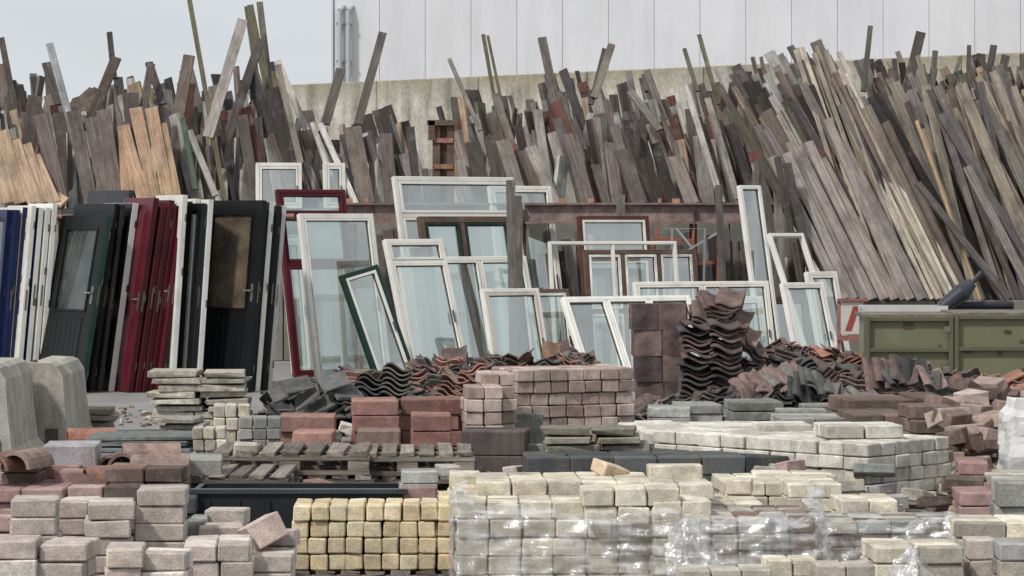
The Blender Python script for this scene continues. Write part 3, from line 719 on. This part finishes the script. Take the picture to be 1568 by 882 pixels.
# ---------------------------------------------------------------- concrete barriers
def barrier(px0,px1,yt,s,Ln,name='concrete_barrier'):
    b=B(); W=(px1-px0)/s; h=Z(yt,s); x0=X(px0,s); y0=Y(s)
    prof=[(0,0),(0,.10),(.05,.16),(.085,h*.55),(.10,h*.86),(.15,h*.97),(.2,h),(W-.2,h),(W-.15,h*.97),(W-.10,h*.86),(W-.085,h*.55),(W-.05,.16),(W,.10),(W,0)]
    prof=[(x0+p[0],p[1]) for p in prof]; n=len(prof); seg=6; vs=[]
    for j in range(seg+1):
        for (x,z) in prof: vs.append((x+U(-.006,.006),y0+Ln*j/seg,z+U(-.006,.006)*(z>0)))
    fs=[list(range(n))]
    for j in range(seg):
        for i in range(n-1): a=j*n+i; fs.append([a,a+n,a+n+1,a+1])
    fs.append(list(range(seg*n,seg*n+n))[::-1])
    b.add(vs,fs,c(172,168,158),'concrete')
    b.box((x0+W*.28,y0-.004,h*.5),(.012,0,.004),(0,.008,0),(0,0,h*.42),c(140,136,128),'concrete')
    b.box((x0+W*.68,y0-.004,h*.2),(.05,0,0),(0,.01,0),(0,0,.07),c(84,82,78),'concrete')
    b.cyl((x0+W*.42,y0+.1,h-.01),(x0+W*.42,y0+.1,h+.02),.02,.02,c(90,80,74),'rust')
    return b.obj(name)
barrier(4,115,556,192,1.2); barrier(-90,28,560,204,1.2)

# ---------------------------------------------------------------- roof tiles
def tile(b,M,col,w=.25,l=.36,amp=.028,flat=False,seg=9):
    vs=[];fs=[];n=seg+1
    for k,th in((0,0),(1,-.014)):
        for j in(0,1,2):
            for i in range(n):
                t=i/seg
                z=amp*(math.sin(2*math.pi*(t*1.0)+.6)) if not flat else .008*math.sin(6.28*t)
                x=(t-.5)*w; y=(j/2-.5)*l; z+=-.012*(j==0)+th
                vs.append(M@Vector((x,y,z)))
    for j in(0,1):
        for i in range(seg):
            a=j*n+i; fs.append([a,a+1,a+n+1,a+n]); a+=3*n; fs.append([a,a+n,a+n+1,a+1])
    for i in range(seg):
        fs.append([i,3*n+i,3*n+i+1,i+1]); a=2*n+i; fs.append([a,a+1,a+3*n+1,a+3*n])
    for j in(0,1):
        a=j*n; fs.append([a,a+n,a+4*n,a+3*n]); a=j*n+n-1; fs.append([a,a+3*n,a+4*n,a+n])
    b.add(vs,fs,col,'tile_clay')
def MX(p,rz,rx,ry): return Matrix.Translation(p)@Matrix.Rotation(rz,4,'Z')@Matrix.Rotation(rx,4,'X')@Matrix.Rotation(ry,4,'Y')
def cluster(b,p,rz,rx,ry,n,col,sp=.04,**k):
    M0=MX(p,rz,rx,ry)
    for i in range(n):
        M=M0@Matrix.Translation(Vector((U(-.012,.012)+i*.004,U(-.02,.02),i*sp)))@Matrix.Rotation(U(-.07,.07),4,'Z')
        tile(b,M,vary(col,.2,.05),**k)
TP=[c(122,98,93),c(106,86,83),c(134,109,102),c(96,81,80)]
TG=[c(80,80,81),c(94,94,93),c(70,71,72),c(108,104,98)]
TO=[c(166,110,88),c(148,99,80),c(134,98,84),c(174,122,98)]
def heap(name,px0,px1,ys,s,dep,pal,n,nmin=2,nmax=6,core=c(70,60,56)):
    b=B(); x0=X(px0,s); x1=X(px1,s); y0=Y(s)
    def hh(t,d):
        f=t*(len(ys)-1); i=min(int(f),len(ys)-2); y=ys[i]+(ys[i+1]-ys[i])*(f-i)
        return max(.02,Z(y,s-4))*(1-abs(d-.55)**1.6*1.5)
    nx,ny=24,8; vs=[];fs=[]
    for j in range(ny+1):
        for i in range(nx+1):
            t=i/nx; d=j/ny; e=min(1,min(t,1-t)*9)*min(1,min(d,1-d)*5)
            vs.append((x0+(x1-x0)*t,y0+dep*d,max(0,hh(t,d)*.72*e+U(-.03,.03))))
    for j in range(ny):
        for i in range(nx): a=j*(nx+1)+i; fs.append([a,a+1,a+nx+2,a+nx+1])
    b.add(vs,fs,core,'soil')
    for i in range(n):
        t=R(); d=U(0,.7); h=hh(t,d)*.9; k=random.randint(nmin,nmax)
        p=Vector((x0+(x1-x0)*t,y0+dep*d,max(.03,h-k*.04*U(.6,1))))
        if R()<.5: cluster(b,p,U(-.6,.6)+(math.pi if R()<.5 else 0),U(-.5,.5),U(-.5,.5),k,random.choice(pal),amp=U(.012,.028))
        else: cluster(b,p,U(0,6.28),U(-1.1,1.1),U(-.4,.4),k,random.choice(pal),amp=U(.012,.028))
    for i in range(n):
        t=R(); d=U(0,.6); h=hh(t,d)*U(.75,.98)
        tile(b,MX(Vector((x0+(x1-x0)*t,y0+dep*d,h)),U(0,6.28),U(-.8,.8),U(-.8,.8)),vary(random.choice(pal),.25),w=U(.08,.18),l=U(.08,.2),amp=.012,seg=4)
    return b.obj(name)
heap('roof_tile_heap',1120,1470,[545,548,540,560,575,565,570],166,1.1,TP+TG[:2],120)
heap('roof_tile_heap',1180,1560,[520,530,540,545,560,575],150,1.0,TP+TO[:2],70)
heap('roof_tile_heap',640,920,[548,538,545,535,532,545],158,.8,TG+TO+TP,60,2,5)
heap('roof_tile_heap',528,740,[560,575,590,570,580],176,.9,TG+TO+TP,46,2,6)
heap('roof_tile_heap',420,540,[592,580,578,580],176,.8,TG,26,1,3)
heap('roof_tile_heap',980,1300,[610,600,598,605],175,.8,TP+TG,60,2,4)
heap('roof_tile_heap',1460,1620,[575,570,585],172,.8,TP+TO,40,2,4)
b=B()
for x,z,col in((560,.42,TG[0]),(600,.5,TG[3]),(575,.2,TG[1])):
    cluster(b,Vector((X(x,182),Y(182)+.1,z-.12)),.15,-.25,.12,7,col,.042)
for x,z,col in((690,.42,TO[2]),(715,.44,TO[1]),(668,.25,TG[0]),(700,.18,TO[0]),(640,.2,TG[1])):
    cluster(b,Vector((X(x,184),Y(184)+.1,z-.12)),-.2,-.5,.2,6,col,.042)
b.obj('roof_tile_stack')
b=B()
for x,y,r in((435,592,.1),(470,600,-.1),(512,575,.2),(492,612,.0),(530,592,.5),(455,580,.3)):
    q=Matrix.Rotation(r,3,'Z')@Matrix.Rotation(-.5+r,3,'Y')@Matrix.Rotation(.4,3,'X')
    b.box((X(x,184),Y(184),Z(y,184)-.05),q@Vector((.12,0,0)),q@Vector((0,.12,0)),q@Vector((0,0,.012)),vary(TG[1],.25),'tile_clay',bev=.004,jit=.008)
b.obj('slate_slab')
b=B(); s_=168
for row in range(5):
    for col_ in range(2):
        for k in range(9):
            z=Z(462,s_)-.14-row*.235+col_*.0
            M=MX(Vector((X(988+col_*43+row*3,s_)+U(-.012,.012),Y(s_)+k*.045+U(-.014,.014),z)),.12+U(-.05,.05),math.radians(84)+U(-.04,.04),U(-.04,.04))
            tile(b,M,vary(random.choice(TP),.15),w=.25,l=.235,amp=.009)
for k in range(19):
    sh=.05*noise.noise(Vector((k*.35,2.2,0)))
    for q in range(2):
        z=.05+k*.05
        M=MX(Vector((X(1062+q*42+(k/19)*4,s_+1)+sh+U(-.03,.03),Y(s_+1)+.1+U(-.05,.05),z)),U(-.14,.14),.1+U(-.05,.05),.05+U(-.09,.09))
        tile(b,M,vary(random.choice([TP[0],TP[3],TP[1],TG[0]]),.25),w=.29,l=U(.34,.42),amp=.025)
for k,(x,y,ry) in enumerate([(1080,472,.1),(1110,462,-.05),(1095,455,.12),(1130,480,.35),(1142,505,.5),(1150,520,.6),(1085,488,0),(1120,450,.05)]):
    cluster(b,Vector((X(x,s_),Y(s_)+.25,Z(y,s_)-.09)),U(-.3,.3),.35,ry,3,random.choice(TP),.035,amp=.018)
b.obj('roof_tile_stack')
b=B()
for k in range(12):
    t=k/11
    M=MX(Vector((X(1140+t*95,172),Y(172)+.05*t,Z(600-20*math.sin(t*3),172)+U(-.02,.05))),.3+t*.3+U(-.25,.25),.5+U(-.2,.2),-.5+t*.2); tile(b,M,vary(random.choice(TP+TG[3:]),.25),w=.27,l=U(.25,.42))
for k in range(12):
    t=k/11
    M=MX(Vector((X(1225+t*100,176),Y(176),Z(602-14*math.sin(t*6),176)+U(-.02,.04))),-.2+t*.4+U(-.2,.2),.3+U(-.2,.2),.6-t*.5); tile(b,M,vary(random.choice(TG),.25),w=.27,l=U(.25,.42))
for k in range(12):
    t=k/11
    M=MX(Vector((X(1340+t*95,172),Y(172),Z(580-10*math.sin(t*4),172)+U(-.05,.05))),.1+U(-.5,.5),.9+U(-.4,.4),.1); tile(b,M,vary(random.choice(TP[1:]+TG[:1]),.25),w=.25,l=U(.2,.34),amp=.03)
b.obj('roof_tile_stack')
def ridge(px,py,s,yaw,col,r=.1,L=.34):
    b=B(); o=Vector((X(px,s),Y(s),Z(py,s)-r)); a=math.radians(yaw); u=Vector((math.cos(a),math.sin(a),0)); v=Vector((-u.y,u.x,0)); n=10; vs=[]
    for k,rr in((0,r),(1,r-.02)):
        for e in(-L/2,L/2):
            for i in range(n+1):
                t=math.pi*i/n; vs.append(o+u*e+v*(-rr*math.cos(t))+UP*rr*math.sin(t))
    m=n+1; fs=[]
    for i in range(n): fs+= [[i,i+1,m+i+1,m+i],[2*m+i,3*m+i,3*m+i+1,2*m+i+1],[i,2*m+i,2*m+i+1,i+1],[m+i,m+i+1,3*m+i+1,3*m+i]]
    b.add(vs,fs,vary(col,.1),'tile_clay'); return b.obj('ridge_tile',False)
for px,py,s_,yw,cc in((12,690,268,70,TO[2]),(40,688,268,75,c(150,124,112)),(232,678,258,10,c(150,124,110)),(245,696,262,5,c(138,114,104)),(185,692,258,80,c(136,116,106)),(205,690,260,75,c(126,108,100)),(175,712,266,20,TO[2]),(140,655,215,15,TO[0])):
    ridge(px,py,s_,yw,cc)
stack(0,60,700,266,0,(.2,.2,.09),2,BRW); stack(160,280,716,268,0,(.22,.2,.09),2,BRW)

# ---------------------------------------------------------------- green containers
def gbox(x0,x1,yt,s,dep):
    b=B(); z1=Z(yt,s); a=X(x0,s); e=X(x1,s); y=Y(s); g=c(114,115,90); g2=c(94,96,75)
    b.box(((a+e)/2,y+dep/2,z1/2),((e-a)/2-.03,0,0),(0,dep/2-.03,0),(0,0,z1/2-.03),g,'paint')
    for xx in(a,e): b.box((xx,y,z1/2),(.03,0,0),(0,.03,0),(0,0,z1/2),g2,'paint',bev=.004)
    for zz in(.05,z1*.62,z1-.03): b.box(((a+e)/2,y+.002,zz),((e-a)/2-.03,0,0),(0,.024,0),(0,0,.022),g2,'paint',bev=.004)
    b.box(((a+e)/2,y+dep/2,z1),((e-a)/2+.02,0,0),(0,dep/2,0),(0,0,.018),c(120,112,98),'rust',bev=.004)
    for i in range(5): b.box((U(a+.1,e-.1),y+.0245,U(z1*.35,z1*.9)),(U(.01,.05),0,0),(0,.006,0),(0,0,U(.01,.03)),c(96,78,60),'rust')
    for zz in(z1*.4,z1*.85): b.box((e-.05,y-.028,zz),(.035,0,0),(0,.008,0),(0,0,.03),c(110,108,96),'rust',bev=.003)
    return b.obj('green_container')
gbox(1327,1457,484,150,.9); gbox(1463,1640,481,150,.9)
b=B(); s_=146
zt2=Z(476,s_)
for i in range(2): b.box((X(1388,s_),Y(s_)+.1+i*.35,zt2+.02),(.45,0,0),(0,.015,0),(0,0,.03),c(190,190,188),'paint')
for i in range(14): b.box((X(1388,s_)-.42+i*.065,Y(s_)+.27,zt2+.025),(.01,0,0),(0,.16,0),(0,0,.012),c(180,180,178),'paint')
b.obj('aluminium_ladder')
b=B()
b.cyl((X(1446,s_),Y(s_)+.2,zt2+.03),(X(1478,s_),Y(s_)+.2,Z(448,s_)),.07,.1,c(60,62,68),'paint',16)
b.cyl((X(1478,s_),Y(s_)+.2,Z(448,s_)),(X(1494,s_),Y(s_)+.2,Z(433,s_)),.1,.055,c(64,66,72),'paint',16)
b.cyl((X(1494,s_),Y(s_)+.2,Z(433,s_)),(X(1508,s_),Y(s_)+.2,Z(418,s_)),.025,.035,c(64,66,72),'paint',12)
b.cyl((X(1460,s_),Y(s_)+.3,zt2+.05),(X(1560,s_),Y(s_)+.35,zt2+.05),.045,.045,c(50,52,56),'paint',12)
b.obj('black_vent_pipe')
b=B(); s_=137
bx0=X(1287,s_); bw=.26; z0_=Z(512,s_); z1_=Z(462,s_)
b.box((bx0+bw/2,Y(s_),(z0_+z1_)/2),(bw/2,0,0),(0,.012,0),(0,0,(z1_-z0_)/2),c(196,190,184),'paint',bev=.003)
P=[(bx0+.05,z0_+.04),(bx0+.12,z0_+.04),(bx0+.21,z1_-.05),(bx0+.14,z1_-.05)]
b.add([(p[0],Y(s_)-.0165,p[1]) for p in P],[[0,1,2,3]],c(150,72,64),'paint')
for xx in(bx0-.02,bx0+bw+.02): b.box((xx,Y(s_)+.005,z1_/2),(.018,0,0),(0,.018,0),(0,0,z1_/2+.02),c(165,105,92),'rust')
b.box((bx0+bw/2,Y(s_)-.02,z1_+.02),(bw/2+.04,0,0),(0,.02,0),(0,0,.016),c(165,100,86),'rust'); b.box((bx0+bw/2,Y(s_)-.02,z0_-.04),(bw/2+.04,0,0),(0,.02,0),(0,0,.03),c(165,100,86),'rust')
b.obj('warning_board')

# ---------------------------------------------------------------- plastic film
def film(name,pts,zt,zb,n=150,m=36,amp=.02,loose=.0,top=None):
    b=B(); L=[0]; P=[Vector((p[0],p[1],0)) for p in pts]
    for a,e in zip(P,P[1:]): L.append(L[-1]+(e-a).length)
    vs=[]
    for j in range(m+1):
        for i in range(n+1):
            t=i/n*L[-1]; k=0
            while k<len(L)-2 and t>L[k+1]: k+=1
            f=(t-L[k])/(L[k+1]-L[k]); p=P[k].lerp(P[k+1],f); d=(P[k+1]-P[k]).normalized(); nr=Vector((d.y,-d.x,0))
            v=j/m; z_top=zt+ (top(i/n) if top else 0)
            z=zb+(z_top-zb)*v
            w=abs(noise.noise(Vector((t*3+z*3,z*9-t*2,3))))*amp*1.8+abs(noise.noise(Vector((t*7-z*10,z*15+t*4,7))))*amp*.8+abs(noise.noise(Vector((t*16+z*8,z*5,9))))*amp*.5
            fold=.05*max(0,(v-.93)/.07)
            q=p+nr*(.012+abs(w)+loose*(1-v)**2*.3-fold*1.5); vs.append((q.x,q.y,z+noise.noise(Vector((t*7,0,1)))*.05*(v>.9)))
    fs=[]
    for j in range(m):
        for i in range(n): a=j*(n+1)+i; fs.append([a,a+1,a+n+2,a+n+1])
    b.add(vs,fs,(1,1,1),'plastic_film'); o=b.obj(name,True); return o
film('plastic_wrap',[(X(698,306),Y(306)+.6),(X(698,310),Y(310)),(X(1046,310),Y(310)+.02),(X(1046,305),Y(305)+.5)],Z(768,310),0,amp=.03,top=lambda t:.04-.12*t+.03*math.sin(t*9))
film('plastic_wrap',[(X(1048,312),Y(312)+.3),(X(1054,314),Y(314)),(X(1252,314),Y(314)),(X(1252,308),Y(308)+.5)],Z(806,314),0,amp=.055,top=lambda t:.02+.14*t*t)
film('plastic_wrap',[(X(1254,292),Y(292)+.4),(X(1254,294),Y(294)),(X(1470,294),Y(294)),(X(1470,290),Y(290)+.5)],Z(797,294),0,amp=.05,top=lambda t:.02*math.sin(t*12))
def crumple(px0,px1,yt,s,seed,name='crumpled_plastic_film',peak=.5):
    b=B(); n=48; vs=[];fs=[]; x0=X(px0,s); x1=X(px1,s); h=Z(yt,s)
    for j in range(n+1):
        for i in range(n+1):
            u=i/n; v=j/n
            e=max(0,1-abs(u-peak)/(.62))*max(0,1-(abs(v-.5)*2)**2)
            z=h*e**.8+.10*abs(noise.noise(Vector((u*4+seed,v*4,0))))+.06*abs(noise.noise(Vector((u*10,v*10+u*6,seed))))
            vs.append((x0+(x1-x0)*u+.07*noise.noise(Vector((v*7,u*7,seed))),Y(s)+.5*v,max(.01,z)))
    for j in range(n):
        for i in range(n): a=j*(n+1)+i; fs.append([a,a+1,a+n+2,a+n+1])
    b.add(vs,fs,(1,1,1),'plastic_film'); return b.obj(name)
crumple(1030,1150,812,330,3.3,peak=.25); crumple(1340,1480,866,345,9.1)
b=B(); s_=236; n=16; vs=[];fs=[]; zt3=Z(618,s_)
for j in range(n+1):
    for i in range(n*2):
        t=2*math.pi*i/(n*2); v=j/n; r=.34*(1+.12*math.sin(v*3.1))*(1 if v<.9 else .93)
        sq=1/max(abs(math.cos(t)),abs(math.sin(t)))**.7
        w=noise.noise(Vector((math.cos(t)*2.5,math.sin(t)*2.5,v*5)))*.05
        vs.append((X(1636,s_)+math.cos(t)*(r*sq+w),Y(s_)+.3+math.sin(t)*(r*sq+w),v*zt3+ (w if j==n else 0)))
for j in range(n):
    for i in range(n*2): a=j*n*2+i; e=j*n*2+(i+1)%(n*2); fs.append([a,e,e+n*2,a+n*2])
fs.append([n*n*2+i for i in range(n*2)])
b.add(vs,fs,c(214,214,212),'paint'); b.obj('bulk_bag')

# ---------------------------------------------------------------- world, sun, camera
sunv=Vector((-.62,-.60,.95)).normalized(); el=math.asin(sunv.z); rot=math.atan2(sunv.x,sunv.y)
w=bpy.data.worlds.new('World'); bpy.context.scene.world=w; w.use_nodes=True; nt=w.node_tree; nt.nodes.clear()
out=N(nt,'ShaderNodeOutputWorld'); bg=N(nt,'ShaderNodeBackground'); bg.inputs[1].default_value=.1
sky=N(nt,'ShaderNodeTexSky',sky_type='NISHITA'); sky.sun_disc=False; sky.sun_elevation=el; sky.sun_rotation=rot; sky.air_density=1; sky.dust_density=2
tc=N(nt,'ShaderNodeTexCoord'); mp=N(nt,'ShaderNodeMapping'); mp.inputs['Scale'].default_value=(1,1,4); nt.links.new(tc.outputs['Generated'],mp.inputs[0])
cl=noise_tex(nt,mp.outputs[0],3.2,6,.55)
mx=N(nt,'ShaderNodeMixRGB'); nt.links.new(mapr(nt,cl,.35,.62,.84,.98),mx.inputs[0]); nt.links.new(sky.outputs[0],mx.inputs[1]); mx.inputs[2].default_value=(7.2,7.5,7.85,1)
nt.links.new(mx.outputs[0],bg.inputs[0]); nt.links.new(bg.outputs[0],out.inputs[0])
sl=bpy.data.lights.new('sun','SUN'); sl.energy=2.9; sl.angle=math.radians(5); sl.color=(1,.965,.91)
so=bpy.data.objects.new('sun',sl); so.rotation_euler=sunv.to_track_quat('Z','Y').to_euler(); bpy.context.scene.collection.objects.link(so)
cam=bpy.data.cameras.new('camera'); cam.lens=100; cam.sensor_width=36; cam.shift_y=-100/1568; cam.clip_end=2000
co=bpy.data.objects.new('camera',cam); co.location=(0,0,H); co.rotation_euler=(math.pi/2,0,0); bpy.context.scene.collection.objects.link(co)
sc=bpy.context.scene; sc.camera=co; sc.view_settings.view_transform='Standard'; sc.view_settings.look='None'; sc.view_settings.exposure=0
